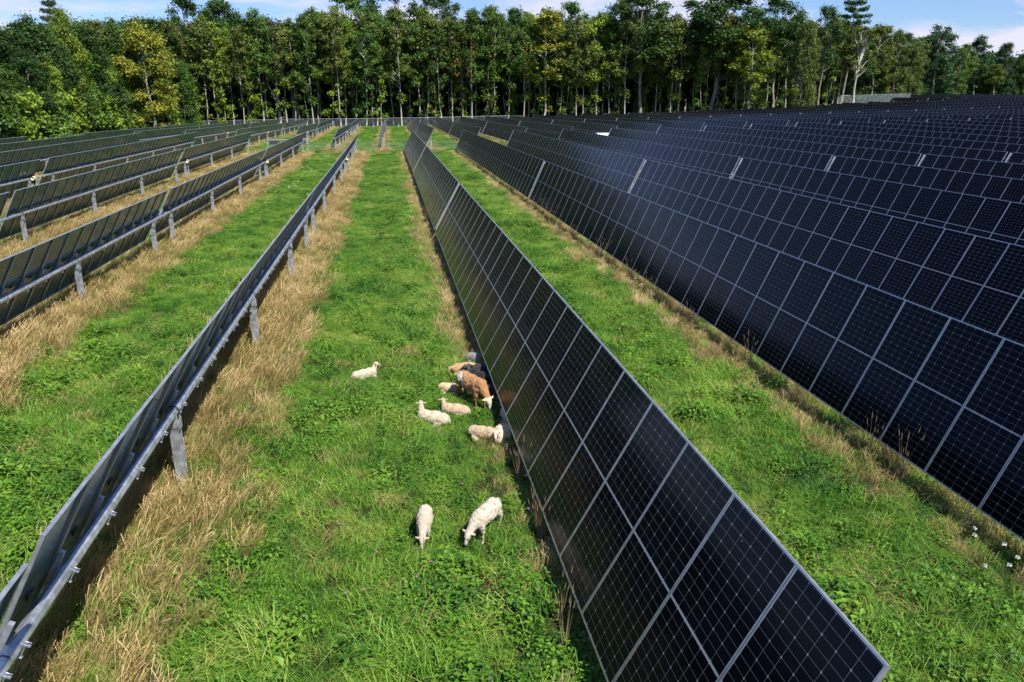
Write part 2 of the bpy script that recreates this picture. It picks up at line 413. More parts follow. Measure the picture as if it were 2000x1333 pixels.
# ------------------------------------------------------------------ solar trackers
MW, MP, ML = 1.118, 1.13, 2.278
def module_laminate(name):
    b = MB()
    x, y, z = ML/2 - .010, MW/2 - .010, .003
    b.add([(-x, -y, z), (x, -y, z), (x, y, z), (-x, y, z)], [(0, 1, 2, 3)], 0)
    b.add([(-x, -y, -z), (x, -y, -z), (x, y, -z), (-x, y, -z)], [(3, 2, 1, 0)], 1)
    return b
def add_frame(b, y0=0, mi=0):
    t, h = .017, .036; c = -h/2 + .006
    X, Y = ML/2, MW/2
    for s in (-1, 1):
        b.box((s*(X - t/2), y0, c), (t, MW, h), mi=mi)
        b.box((0, y0 + s*(Y - t/2), c), (ML - 2*t, t, h), mi=mi)
    # inner flanges and junction boxes on the back
    for s in (-1, 1): b.box((0, y0 + s*(Y - .040), -.0285), (ML - .06, .030, .003), mi=mi)
def set_uv(me):
    uv = me.uv_layers.new(name='cell')
    co = np.empty(len(me.vertices) * 3, 'f'); me.vertices.foreach_get('co', co); co = co.reshape(-1, 3)
    li = np.empty(len(me.loops), 'i'); me.loops.foreach_get('vertex_index', li)
    yy = co[li, 1]
    # module-local y for bank meshes
    out = np.empty((len(li), 2), 'f'); out[:, 0] = co[li, 0]; out[:, 1] = yy
    uv.data.foreach_set('uv', out.ravel())
    return uv
lam = module_laminate('l'); me_lam = lam.mesh('panel_glass', M_pv, M_pvb); set_uv(me_lam)
fb = MB(); add_frame(fb); me_frame = fb.mesh('panel_frame', M_alu)
jb = MB()
jb.box((.10, 0, -.020), (.06, .11, .025))
me_jb = jb.mesh('junction_boxes', M_black)
pf = module_laminate('p'); add_frame(pf, 0, 2)
me_panel = pf.mesh('solar_panel', M_pv, M_pvb, M_alu); set_uv(me_panel)
# clamp rail under two neighbouring modules with its U-strap round the tube
cb = MB()
cb.box((0, 0, -.062), (.46, .055, .05)); cb.box((.06, 0, -.20), (.012, .03, .16)); cb.box((-.075, 0, -.17), (.010, .03, .17))
cb.box((0, 0, -.238), (.16, .022, .010)); cb.tube([(.095, 0, -.20), (.095, 0, -.28)], .005, 6)
me_clamp = cb.mesh('mounting_rail', M_galv)
# H-section post, flanges across the row direction
pb = MB(); PL = 2.3
pb.box((0, -.075, -PL/2), (.14, .009, PL)); pb.box((0, .075, -PL/2), (.14, .009, PL)); pb.box((0, 0, -PL/2), (.007, .141, PL))
me_post = pb.mesh('post', M_galv)
hb = MB()
hb.box((0, -.088, .045), (.16, .012, .22)); hb.box((0, .088, .045), (.16, .012, .22)); hb.box((.085, 0, -.02), (.010, .164, .16))
hb.tube([(.095 * math.cos(a), 0, .17 + .10 * math.sin(a)) for a in [i * math.pi / 8 for i in range(17)]], .011, 6, mi=1)
me_bear = hb.mesh('bearing', M_galv, M_hoop)
mo = MB()
mo.tube([(0, -.12, 0), (0, .12, 0)], .16, 14); mo.box((.03, 0, -.2), (.26, .16, .16))
me_mot = mo.mesh('gearbox', M_dark)
mo = MB(); mo.tube([(.14, -.06, .02), (.20, -.42, .02)], [.11, .10], 12)
me_mot2 = mo.mesh('motor_cap', M_yellow)

sb = MB(); sb.box((0, 0, 0), (ML - .1, .13, .02)); sb.box((0, 0, -.03), (ML - .3, .03, .04))
me_strip = sb.mesh('end_strip', plain('bare bright aluminium', (.62, .64, .68), .45))
bank_cache = {}
def bank_mesh(n):
    if n in bank_cache: return bank_cache[n]
    b = MB(); ys = []
    x, y, z = ML/2 - .010, MW/2 - .010, .003
    for i in range(n):
        y0 = (i + .5) * MP
        b.add([(-x, y0-y, z), (x, y0-y, z), (x, y0+y, z), (-x, y0+y, z)], [(0, 1, 2, 3)], 0)
        b.add([(-x, y0-y, -z), (x, y0-y, -z), (x, y0+y, -z), (-x, y0+y, -z)], [(3, 2, 1, 0)], 1)
        add_frame(b, y0, 2)
    me = b.mesh('panel_bank', M_pv, M_pvb, M_alu); uv = set_uv(me)
    a = np.empty(len(me.loops) * 2, 'f'); uv.data.foreach_get('uv', a); a = a.reshape(-1, 2)
    a[:, 1] = (a[:, 1] % MP) - MP / 2; uv.data.foreach_set('uv', a.ravel())
    bank_cache[n] = me
    return me

def tracker(X, y0, n, tilt, label, group, detail, motor=None, posts=None, gap_first=0):
    """one rotating table: n modules from y0, straight between its two ends"""
    y1 = y0 + n * MP
    z0, z1 = tube_z(X, y0), tube_z(X, y1)
    sl = math.atan2(z1 - z0, y1 - y0)
    gz = ground_z(X, y0)
    root = tag(empty('solar_tracker', (X, y0, gz)), label, 'solar tracker', group)
    base = Matrix.Translation((0, 0, z0 - gz)) @ Matrix.Rotation(sl, 4, 'X') @ Matrix.Rotation(-tilt, 4, 'Y')
    if detail == 0:
        link('panel_bank', bank_mesh(n), root, mat=base)
    else:
        for i in range(n):
            jz = R.uniform(-.0015, .0015)
            M = base @ Matrix.Translation((jz, (i + .5) * MP, jz)) @ Matrix.Rotation(R.uniform(-.0012, .0012), 4, 'Y') @ Matrix.Rotation(R.uniform(-.0015, .0015), 4, 'X')
            if detail == 2:
                p = link('solar_panel', me_lam, root, mat=M); link('frame', me_frame, p)
                if X < 0: link('junction_box', me_jb, p)
            else: link('solar_panel', me_panel, root, mat=M)
        if X < 0 and detail == 2:
            for i in range(n + 1): link('mounting_rail', me_clamp, root, mat=base @ Matrix.Translation((0, i * MP, 0)))
    # torque tube (below the panels), one mesh
    tb = MB(); Ln = (y1 - y0)
    tb.tube([(0, -.18, -.155), (0, Ln + .18, -.155)], .072, 8, smooth=False, phase=math.pi/8)
    link('torque_tube', tb.mesh('torque_tube', M_galv), root, mat=base)
    if X > 0 and y0 < 160:
        link('end_strip', me_strip, root, mat=base @ Matrix.Translation((0, n * MP + .16, -.01)))
    off = Matrix.Rotation(-tilt, 4, 'Y') @ Vector((0, 0, -.155))
    if posts is None:
        k = max(1, round((Ln - 2.2) / 8.2)); posts = [y0 + 1.1 + (Ln - 2.2) * i / k for i in range(k + 1)]
    for py in posts:
        if not y0 - .6 <= py <= y1 + .6: continue
        zc = z0 + (py - y0) * math.tan(sl) + off.z - .17
        p = link('post', me_post, root, mat=Matrix.Translation((off.x, py - y0, zc - gz)) @ Matrix.Rotation(R.uniform(-.008, .008), 4, 'Y'))
        if detail and X < 9: link('bearing', me_bear, p)
    if motor:
        zc = z0 + (motor - y0) * math.tan(sl) + off.z
        for d in (-.35, .35):
            link('post', me_post, root, loc=(off.x, motor + d - y0, zc - .15 - gz))
        g = link('gearbox', me_mot, root, loc=(off.x, motor - y0, zc - gz)); link('motor_cap', me_mot2, g)
    return root
ORD = ['first', 'second', 'third', 'fourth', 'fifth', 'sixth', 'seventh', 'eighth', 'ninth', 'tenth', 'eleventh', 'twelfth',
       'thirteenth', 'fourteenth', 'fifteenth', 'sixteenth', 'seventeenth', 'eighteenth', 'nineteenth', 'twentieth', 'twenty-first',
       'twenty-second', 'twenty-third', 'twenty-fourth', 'twenty-fifth', 'twenty-sixth', 'twenty-seventh', 'twenty-eighth',
       'twenty-ninth', 'thirtieth', 'thirty-first', 'thirty-second', 'thirty-third', 'thirty-fourth', 'thirty-fifth', 'thirty-sixth', 'thirty-seventh', 'thirty-eighth', 'thirty-ninth', 'fortieth']
GN, GF = 'rows of solar trackers around the sheep', 'rows of solar trackers beyond the cross path'
T1, T2 = rad(61), rad(64)
# right of the sheep
tracker(2.42, 3.60, 26, rad(61.2), 'black-faced solar row whose panels shade the sheep, long near section', GN, 2)
tracker(2.42, 33.6, 24, rad(61), 'solar row the sheep lie beside, middle section between its two bright gaps', GN, 1, motor=46)
tracker(2.42, 61.35, 27, rad(61), 'solar row the sheep lie beside, far section ending at the path', GN, 1)
for r in range(1, 15):
    X = 2.42 + PITCH * r
    n = min(40, int((43.35 - max(-2, X * 1.0 - 6)) / MP))
    ti = rad(66 if r == 1 else 64 + R.uniform(-1.2, 1.2))
    dt = 2 if r <= 2 else (1 if r <= 7 else 0)
    if n >= 2:
        tracker(X, 43.35 - n * MP, n, ti, 'dark solar row, %s row to the right of the one beside the sheep, near section' % ORD[r-1], GN, dt)
    tracker(X, 43.82, 42, ti, 'dark solar row, %s row to the right of the one beside the sheep, far section' % ORD[r-1], GN, 1 if r <= 6 else 0)
# left of the sheep (seen from behind)
tl = rad(61.5)
tracker(-3.56, -3.2, 8, rad(60), 'steel-backed solar row left of the sheep, short section in the bottom left corner', GN, 2, posts=[4.75])
tracker(-3.56, 6.22, 24, rad(61.5), 'steel-backed solar row just left of the sheep, long near section', GN, 2, posts=[11.6, 19.0, 26.8, 32.4])
tracker(-3.56, 33.7, 24, tl, 'steel-backed solar row just left of the sheep, middle section', GN, 2, posts=[35.6, 42.4, 51.3, 59.5])
tracker(-3.56, 61.35, 27, tl, 'steel-backed solar row just left of the sheep, far section ending at the path', GN, 1, motor=65.5, posts=[71.5, 79.5, 86, 90.6])
for r in range(2, 8):
    X = -3.56 - PITCH * (r - 1); dt = 2 if r == 2 else 1 if r <= 5 else 0
    nm = 'solar row seen from behind, %s row left of the sheep, ' % ORD[r-1]
    if r == 4: brk = [(51.2, 40, 'near section'), (92.0, 35, 'far section')]
    elif r >= 5: brk = [(92.6, min(78, int((92.6 - 22 - 5 * (r - 4)) / MP)), 'whole length')]
    else: brk = [(33.3, 30 if r == 2 else 12, 'near section'), (60.9, 24, 'middle section'), (92.0, 27, 'far section')]
    for e, n, part in brk:
        tracker(X, e - n * MP, n, tl + rad(R.uniform(-.8, .8)), nm + part, GN, dt if not (r == 2 and e > 61) else 1,
                motor=(63 if e > 90 and r < 4 else (50.6 if r == 4 and e < 60 else None)))
# beyond the cross path
for k in range(-6, 32):
    X = -.52 + PITCH * k
    nm = 'far solar row beyond the cross path, %s from the left, ' % ORD[k + 6]
    if k <= -5: segs = [(99.5, 133, 'near half'), (133.5, 157, 'rear half')]
    elif k <= -1: segs = [(99.3, 145.6, 'near half'), (146.1, 189, 'rear half')]
    elif k <= 19: segs = [(99.1, 138.7, 'near half'), (139.2, 190, 'rear half')]
    else: segs = [(99.1, 138.7, 'near part'), (139.2, 199.7, 'middle part')]
    if k == -2: segs = [(112.3, 145.6, 'near half'), (146.1, 189, 'rear half')]
    if k >= 25: segs.append((200.2, 240, 'rear part'))
    if k in (20, 21, 22, 23, 24): segs = [(99.1, 138.7, 'near part'), (139.2, 194 - 2 * (k - 20), 'rear part')]
    for a, b_, part in segs:
        # nothing of what lies outside the frame on the right
        if X > 0 and b_ < X * 1.10 - 2: continue
        aa = a
        if X > 0:
            while aa < X * 1.10 - 14: aa += MP
        n = int((b_ - aa) / MP)
        if n < 2: continue
        tracker(X, b_ - n * MP if aa > a else a, n, rad(62 + R.uniform(-1.5, 1.5)), nm + part, GF, 0,
                motor=(126 if (k <= -1 and a < 130) else None), posts=None if k < 6 else [aa + 1, b_ - 1])

# ------------------------------------------------------------------ trees
TR = np.random.RandomState(11)
def crown_mat():
    m, nt, b = mat('tree foliage')
    oi = N(nt, 'ShaderNodeObjectInfo'); at = N(nt, 'ShaderNodeAttribute'); at.attribute_name = 'v'
    tc = N(nt, 'ShaderNodeTexCoord'); nz = N(nt, 'ShaderNodeTexNoise', i_Scale=.35, i_Detail=4.0); L(nt, tc.outputs['Object'], nz.inputs['Vector'])
    f = mth(nt, 'ADD', mth(nt, 'MULTIPLY', at.outputs['Fac'], .9), mth(nt, 'MULTIPLY', nz.outputs[0], .9))
    r = ramp(nt, [(.25, (.45, .5, .5)), (.6, (1, 1, 1)), (.95, (1.75, 1.6, 1.1))]); r.color_ramp.elements[2].color = (1.75, 1.6, 1.1, 1)
    L(nt, mth(nt, 'MULTIPLY', f, .62), r.inputs[0])
    c = mixc(nt, 1.0, oi.outputs['Color'], r.outputs[0], 'MULTIPLY')
    out = nt.nodes['Material Output']; tr = N(nt, 'ShaderNodeBsdfTranslucent'); mx = N(nt, 'ShaderNodeMixShader', n_0=.25)
    L(nt, c, b.inputs['Base Color']); L(nt, c, tr.inputs['Color']); L(nt, b.outputs[0], mx.inputs[1]); L(nt, tr.outputs[0], mx.inputs[2]); L(nt, mx.outputs[0], out.inputs['Surface'])
    b.inputs['Roughness'].default_value = .55; b.inputs['Specular IOR Level'].default_value = .25
    return m
M_crown = crown_mat()
M_bark = plain('grey bark', (.20, .175, .145), .9, 1.5, .35)
M_pale = plain('pale bark', (.31, .285, .245), .9, 1.2, .3)
def leaves(clusters, per, size, flat=1.0):
    """clusters: (x, y, z, r); leaf-sprig quads spread through every cluster, denser near its skin"""
    V = []; val = []
    for cx, cy, cz, cr in clusters:
        n = int(per * cr * cr)
        cv = TR.rand()
        d = TR.normal(size=(n, 3)); d /= np.linalg.norm(d, axis=1)[:, None]
        rr = cr * np.minimum(1.5, np.abs(TR.normal(.62, .34, n)))
        p = d * rr[:, None]; p[:, 2] *= .8 * flat
        p += (cx, cy, cz)
        nrm = d * .55 + TR.normal(size=(n, 3)) * .55 + (0, 0, .45); nrm /= np.linalg.norm(nrm, axis=1)[:, None]
        t = np.cross(nrm, TR.normal(size=(n, 3))); t /= np.linalg.norm(t, axis=1)[:, None]; s = np.cross(nrm, t)
        l = size * (.5 + TR.rand(n))[:, None]
        q = np.stack([p - t*l*.5, p + s*l*.35, p + t*l*.5 - nrm*l*.12, p - s*l*.35], 1)
        V.append(q.reshape(-1, 3)); val.append(np.repeat(np.clip(cv * .6 + TR.rand(n) * .4, 0, 1), 4))
    V = np.concatenate(V); val = np.concatenate(val)
    n = len(V) // 4
    me = bpy.data.meshes.new('crown'); me.vertices.add(len(V)); me.vertices.foreach_set('co', V.astype('f').ravel())
    me.loops.add(4 * n); me.loops.foreach_set('vertex_index', np.arange(4 * n, dtype='i'))
    me.polygons.add(n); me.polygons.foreach_set('loop_start', np.arange(0, 4 * n, 4, dtype='i'))
    me.update(calc_edges=True); me.materials.append(M_crown)
    a = me.attributes.new('v', 'FLOAT', 'POINT'); a.data.foreach_set('value', val.astype('f'))
    return me
def limb_mesh(trunk, limbs, m):
    b = MB(); b.tube(*trunk, n=9)
    for l in limbs: b.tube(*l, n=5)
    return b.mesh('trunk', m)
def make_tree(kind, H=24):
    """returns (trunk mesh, crown mesh), height H metres"""
    T = TR; wob = lambda s: T.normal(0, s)
    tp = [(0, 0, -.5)]; x = y = 0
    for i in range(1, 9):
        x += wob(.16); y += wob(.16); tp.append((x, y, H * .93 * i / 8))
    def at(z):
        f = max(0, min(7.999, z / (H * .93) * 8)); i = int(f); a = Vector(tp[i]); c = Vector(tp[min(8, i+1)])
        return a.lerp(c, f - i)
    cl = []; limbs = []
    if kind == 'tall':      # bare lower trunk, crown in the upper part, sprigs on the trunk
        r0 = .17; z0 = H * .38; W = H * .17
        for i in range(58):
            t = T.rand() ** .8; z = z0 + (H - z0) * t; prof = math.sin(math.pi * min(1, .16 + .80 * t)) ** .8
            a = T.rand() * 6.283; rr = W * prof * (.35 + .65 * T.rand()); c = at(z)
            p = (c.x + rr*math.cos(a), c.y + rr*math.sin(a), z + wob(.4)); cl.append((*p, .5 + .95 * T.rand()))
            if i % 5 == 0: limbs.append(([at(z * .86), Vector(p)], [.09, .02]))
        for i in range(7):
            z = H * (.08 + .34 * T.rand()); c = at(z); a = T.rand() * 6.283; cl.append((c.x + .6*math.cos(a), c.y + .6*math.sin(a), z, .45 + .4*T.rand()))
    elif kind == 'broad':   # full crown almost to the ground
        r0 = .32; W = H * .24
        for i in range(95):
            t = T.rand(); z = H * (.08 + .90 * t); prof = math.sin(math.pi * min(1, .22 + .74 * t)) ** .7
            a = T.rand() * 6.283; rr = W * prof * (.45 + .55 * T.rand()); c = at(z)
            p = (c.x + rr*math.cos(a), c.y + rr*math.sin(a), z); cl.append((*p, .7 + 1.25 * T.rand()))
            if i % 6 == 0: limbs.append(([at(z * .8), Vector(p)], [.12, .03]))
    elif kind == 'round':   # dense dark dome on a long trunk
        r0 = .30; W = H * .22; z0 = H * .48
        for i in range(70):
            t = T.rand(); z = z0 + (H - z0) * t; prof = math.sqrt(max(.1, 1 - (2*t - .85)**2)) if t > .4 else .72 + .3*t
            a = T.rand() * 6.283; rr = W * prof * (.3 + .7 * T.rand() ** .7); c = at(z)
            p = (c.x + rr*math.cos(a), c.y + rr*math.sin(a), z); cl.append((*p, .8 + 1.1 * T.rand()))
            if i % 5 == 0: limbs.append(([at(z * .75), Vector(p)], [.13, .03]))
    elif kind == 'column':  # slim sapling clothed with sprigs to the ground
        r0 = .085; 
        for i in range(30):
            t = (i + T.rand()) / 30; z = H * (.03 + .95 * t); a = T.rand() * 6.283; rr = (.35 + 1.1 * (1 - t) * T.rand() + .3) ; c = at(z)
            if T.rand() < .3: continue
            cl.append((c.x + rr*math.cos(a)*.7, c.y + rr*math.sin(a)*.7, z, .38 + .55 * T.rand()))
    elif kind == 'sparse':  # thin grey-olive crown, many limbs showing
        r0 = .30; W = H * .17
        for i in range(34):
            t = T.rand(); z = H * (.45 + .55 * t); a = T.rand() * 6.283; rr = W * (1 - .5*t) * (.3 + .7*T.rand()); c = at(z * .8)
            p = (c.x + rr*math.cos(a), c.y + rr*math.sin(a), z); cl.append((*p, .6 + .6*T.rand())); limbs.append(([at(z * .7), c.lerp(Vector(p), .6), Vector(p)], [.10, .06, .02]))
    elif kind == 'pine':
        r0 = .34
        for lv in range(12):
            z = H * (.42 + .56 * lv / 11); Rr = H * .17 * (1 - (lv / 11.5)) ** .7 * (.75 + .5 * T.rand())
            for j in range(5):
                a = j * 1.257 + lv + wob(.3)
                for q in (.45, .75, 1.0):
                    c = at(min(z, H*.9)); cl.append((c.x + Rr*q*math.cos(a), c.y + Rr*q*math.sin(a), z - .3*q + .5*q*q, .55 + .35*T.rand()))
                limbs.append(([at(min(z, H*.9)), Vector((Rr*math.cos(a), Rr*math.sin(a), z))], [.07, .02]))
    elif kind == 'dead':
        r0 = .42; tp2 = None
        for i in range(16):
            z = H * (.4 + .5 * T.rand()); a = T.rand() * 6.283; l = H * .16 * (.4 + T.rand()); c = at(z)
            e = c + Vector((l*math.cos(a), l*math.sin(a), l*1.1)); limbs.append(([c, c.lerp(e, .5) + Vector((0, 0, -.2)), e], [.13, .07, .02]))
            if T.rand() < .9: cl.append((e.x, e.y, e.z, .55 + .5*T.rand()))
        limbs.append(([at(H*.22), at(H*.22) + Vector((-2.1, 0, 5)), at(H*.22) + Vector((-2.6, 0, 10))], [.28, .2, .06]))
        limbs.append(([at(H*.42), at(H*.42) + Vector((1.4, 0, 2.4)), at(H*.42) + Vector((3.2, 0, 6.5))], [.24, .16, .05]))
    elif kind == 'bush':
        r0 = .12
        for i in range(26):
            t = T.rand(); z = H * (.1 + .85*t); a = T.rand() * 6.283; rr = H * .5 * (1 - .6*t) * T.rand() ** .6
            cl.append((rr*math.cos(a), rr*math.sin(a), z, H * (.12 + .08*T.rand())))
    rs = [r0 * (1 - .82 * i / 8) for i in range(9)]
    pale = kind in ('tall', 'dead', 'column', 'sparse')
    size = .37 if kind not in ('pine', 'sparse', 'dead') else .34
    per = {'tall': 120, 'broad': 118, 'round': 125, 'column': 160, 'sparse': 110, 'pine': 170, 'dead': 70, 'bush': 140}[kind]
    return limb_mesh((tp, rs), limbs, M_pale if pale else M_bark), leaves(cl, per, size)
VAR = {}
for kind, H, nv in (('tall', 24, 4), ('broad', 22, 4), ('round', 27, 3), ('column', 14, 4), ('sparse', 23, 2), ('pine', 30, 1), ('dead', 22, 1), ('bush', 6, 2)):
    VAR[kind] = [(make_tree(kind, H), H) for _ in range(nv)]
ntree = [0]
def put_tree(kind, x, y, h, color, label, group, v=None, name='tree', wide=1.0):
    vs = VAR[kind]; (tm, cm), H = vs[TR.randint(len(vs)) if v is None else v % len(vs)]
    s = h / H
    root = tag(empty(name, (x, y, ground_z(x, y)), TR.rand() * 6.283 if kind != 'dead' else 0), label, 'tree' if kind != 'bush' else 'bush', group)
    root.scale = (s * wide, s * wide, s)
    link('trunk', tm, root); c = link('crown', cm, root)
    j = TR.normal(0, .10); c.color = (max(0, color[0] * (1 + j + TR.normal(0, .05))), max(0, color[1] * (1 + j)), max(0, color[2] * (1 + j)), 1)
    ntree[0] += 1
    return root
DK = (.038, .088, .018); MD = (.072, .14, .022); OL = (.105, .145, .028); YG = (.16, .24, .026); GOLD = (.20, .225, .028); OR = (.155, .135, .03); BL = (.045, .095, .034); GRY = (.10, .095, .06)
def tree_px(u, vtop, depth, kind, color, label, group='named trees of the wood', v=None, wide=1.0, hmin=8):
    """stand a tree where the ray of photo column u reaches the given distance; its height follows from its top"""
    d = ray(u, 186); d = Vector((d.x, d.y, 0)).normalized()
    x, y = d.x * depth, d.y * depth
    ax = depth * math.cos(math.atan2(x, y) - YAW)
    h = ((185.5 - vtop) / F * ax + CAMZ - ground_z(x, y)) * .94
    return put_tree(kind, x, y, max(hmin, h), color, label, group, v, wide=wide)
G_ = None
hand = [
 (30, 58, 150, 'broad', MD, 'mid green leafy tree at the far left edge of the wood', 1.0),
 (82, 36, 158, 'broad', DK, 'dark leafy tree left of the lime-green one on the left', 1.0),
 (128, -4, 186, 'pine', BL, 'thin grey-green conifer tip rising above the lime-green tree', .8),
 (140, 24, 166, 'broad', YG, 'lime-green vine-hung tree towering over the left part of the wood', .62),
 (192, 55, 172, 'broad', DK, 'dark green tree between the lime-green and the golden tree', 1.0),
 (235, 42, 190, 'broad', MD, 'tall green tree just left of the golden one', .8),
 (292, 50, 184, 'broad', GOLD, 'golden yellow full-crowned tree in the left half of the wood', 1.15),
 (338, 42, 205, 'broad', OL, 'olive green tree on the right flank of the golden tree', .85),
 (392, 10, 214, 'round', DK, 'tallest dark dome-shaped tree right of the golden tree', 1.15),
 (455, 16, 216, 'round', DK, 'dark rounded tree beside the tallest dark dome', 1.1),
 (543, 58, 206, 'dead', GRY, 'half-bare tree with a thick pale forked trunk', 1.0),
 (580, 42, 210, 'sparse', OL, 'thin olive tree right of the forked pale trunk', 1.0),
 (622, 36, 209, 'tall', YG, 'yellow-green slim tree left of the big rounded green one', 1.0),
 (690, -2, 214, 'round', MD, 'big rounded mid-green tree left of the picture centre', 1.35),
 (770, -22, 224, 'round', BL, 'very tall blue-green tree behind the centre of the wood', 1.1),
 (728, 34, 207, 'tall', OL, 'olive tree with a straight pale trunk below the big rounded one', 1.0),
 (835, 32, 208, 'tall', OL, 'olive-crowned tree with two thin trunks near the centre', 1.2),
 (870, -8, 226, 'round', BL, 'dark blue-green tree poking high over the orange-tipped one', .9),
 (902, 48, 207, 'tall', OR, 'tree with orange autumn leaves at its tip', .9),
 (918, 40, 212, 'sparse', GRY, 'grey nearly leafless crown right of the orange-tipped tree', .8),
 (950, 26, 211, 'round', MD, 'green tree between the grey crown and the yellow-topped tree', .9),
 (1000, 28, 220, 'round', DK, 'dark tree behind and left of the yellow-topped tree', .9),
 (1062, 26, 208, 'tall', GOLD, 'yellow-topped tree right of the picture centre', 1.55),
 (1120, 20, 222, 'round', MD, 'green tree directly right of the yellow-topped tree', 1.0),
 (1165, 34, 210, 'tall', YG, 'light green tree between the yellow-topped and the dark tall one', 1.2),
 (1200, 14, 222, 'round', MD, 'fresh green rounded tree left of the dark tall one', 1.0),
 (1254, -10, 214, 'round', DK, 'dark tall tree with a wide crown above the field middle', 1.35),
 (1312, 36, 212, 'tall', OL, 'olive tree between the two widest dark crowns', 1.2),
 (1388, -14, 214, 'round', DK, 'widest dark tree right of the centre, cut by the top edge', 1.75),
 (1466, 52, 209, 'tall', YG, 'yellow-green leafy tree beneath the widest dark crown', 1.5),
 (1512, 8, 226, 'round', DK, 'dark tree right of the widest dark crown', 1.25),
 (1562, 50, 214, 'broad', OL, 'olive tree left of the lone pine', .75),
 (1600, 26, 240, 'round', DK, 'dark crown just left of the lone pine', .9),
 (1645, -22, 262, 'pine', BL, 'lone layered pine standing far above the other trees', 1.0),
 (1668, 58, 255, 'sparse', OL, 'pale-trunked sparse tree below the lone pine', 1.4),
 (1700, 56, 275, 'tall', OL, 'olive tree right of the lone pine', 1.5),
 (1745, 66, 290, 'broad', OL, 'dull olive tree right of the wire enclosure', .9),
 (1820, 56, 330, 'broad', BL, 'big blue-green domed tree on the right skyline', 1.3),
 (1775, 88, 310, 'broad', OL, 'low olive tree left of the big blue-green dome', .8),
 (1868, 100, 340, 'broad', MD, 'low tree right of the big blue-green dome', .8),
 (1900, 78, 360, 'tall', BL, 'flat-topped tree on the right skyline', 1.3),
 (1952, 90, 370, 'broad', BL, 'small domed tree near the right edge', .9),
 (1995, 102, 375, 'broad', MD, 'green tree cut by the right edge of the picture', 1.0)]
for u, vt, dp, kd, col, lab, wd in hand: tree_px(u, vt, dp, kd, col, lab, None, wide=wd)
def edge_y(u):  # distance of the front of the wood along photo column u
    pts_ = [(-60, 132), (60, 150), (150, 166), (230, 186), (300, 200), (1450, 213), (1560, 235), (1700, 275), (1850, 340), (2100, 390)]
    for (a, ya), (b_, yb) in zip(pts_, pts_[1:]):
        if a <= u <= b_: return ya + (yb - ya) * (u - a) / (b_ - a)
    return 390
# front rank: slim pale trunks and leafy saplings
for i in range(74):
    u = 385 + i * 17.2 + TR.uniform(-7, 7); D = edge_y(u) + TR.uniform(-1.5, 5)
    if i % 3 == 0:
        tree_px(u, 185.5 - TR.uniform(75, 130), D, 'column', [YG, MD, YG, OL][TR.randint(4)], 'slim leafy sapling along the front edge of the wood', 'leafy saplings at the edge of the wood')
    else:
        tree_px(u, 185.5 - TR.uniform(118, 160), D, 'tall', [OL, MD, MD, OL, YG][TR.randint(5)], 'slender tree with a bare pale trunk in the front rank of the wood', 'slender bare-trunked trees in the front rank', wide=1.0)
# left edge: leafy down to the ground
for i in range(16):
    u = -50 + i * 27 + TR.uniform(-8, 8); D = edge_y(u) - TR.uniform(0, 5)
    tree_px(u, 185.5 - TR.uniform(50, 105), D, 'broad', [MD, MD, DK, YG][TR.randint(4)], 'leafy tree filling the left flank of the wood down to the fence', 'leafy trees on the left flank', wide=.95)
for i in range(13):
    u = -20 + i * 26 + TR.uniform(-8, 8); D = edge_y(u) - 6
    put = tree_px(u, 150, D, 'bush', [YG, MD, YG][TR.randint(3)], 'low bright bush in front of the left flank of the wood', 'low bushes behind the left fence', hmin=TR.uniform(4, 7)); put.scale = tuple(q * .8 for q in put.scale)
# deeper ranks
for rank, (off, n_, kinds) in enumerate(((7, 40, ('tall', 'round', 'tall')), (14, 36, ('round', 'tall', 'broad')), (23, 34, ('round', 'broad', 'tall')), (34, 32, ('broad', 'round', 'broad')))):
    for i in range(n_):
        u = -60 + (2120 / n_) * (i + TR.uniform(.1, .9)); D = edge_y(u) + off + TR.uniform(-3, 3)
        kd = kinds[TR.randint(3)]
        if u < 330 and kd == 'tall': kd = 'broad'
        top = 185.5 - (TR.uniform(112, 146) if u < 1550 else TR.uniform(112, 146) - (u - 1550) * .15)
        tree_px(u, top, D, kd, [DK, MD, OL, DK][TR.randint(4)], 'leafy tree of the %s rank behind the front trunks' % ['second', 'third', 'fourth', 'rearmost'][rank], 'trees of the %s rank' % ['second', 'third', 'fourth', 'rearmost'][rank], wide=1.4)
# far-off wood behind: one mass
cl = []
for i in range(1000):
    u = -120 + 2240 * TR.rand(); D = edge_y(u) + 40 + 26 * TR.rand(); d = ray(u, 186); d = Vector((d.x, d.y, 0)).normalized()
    h = TR.rand() ** 1.3 * 16; cl.append((d.x * D, d.y * D, ground_z(d.x*D, d.y*D) + h, 3.2 + 2 * TR.rand()))
fm = leaves(cl, 7, 1.9); fo = link('distant_wood', fm); fo.color = (.03, .06, .02, 1); tag(fo, kind='stuff')
print('trees', ntree[0])
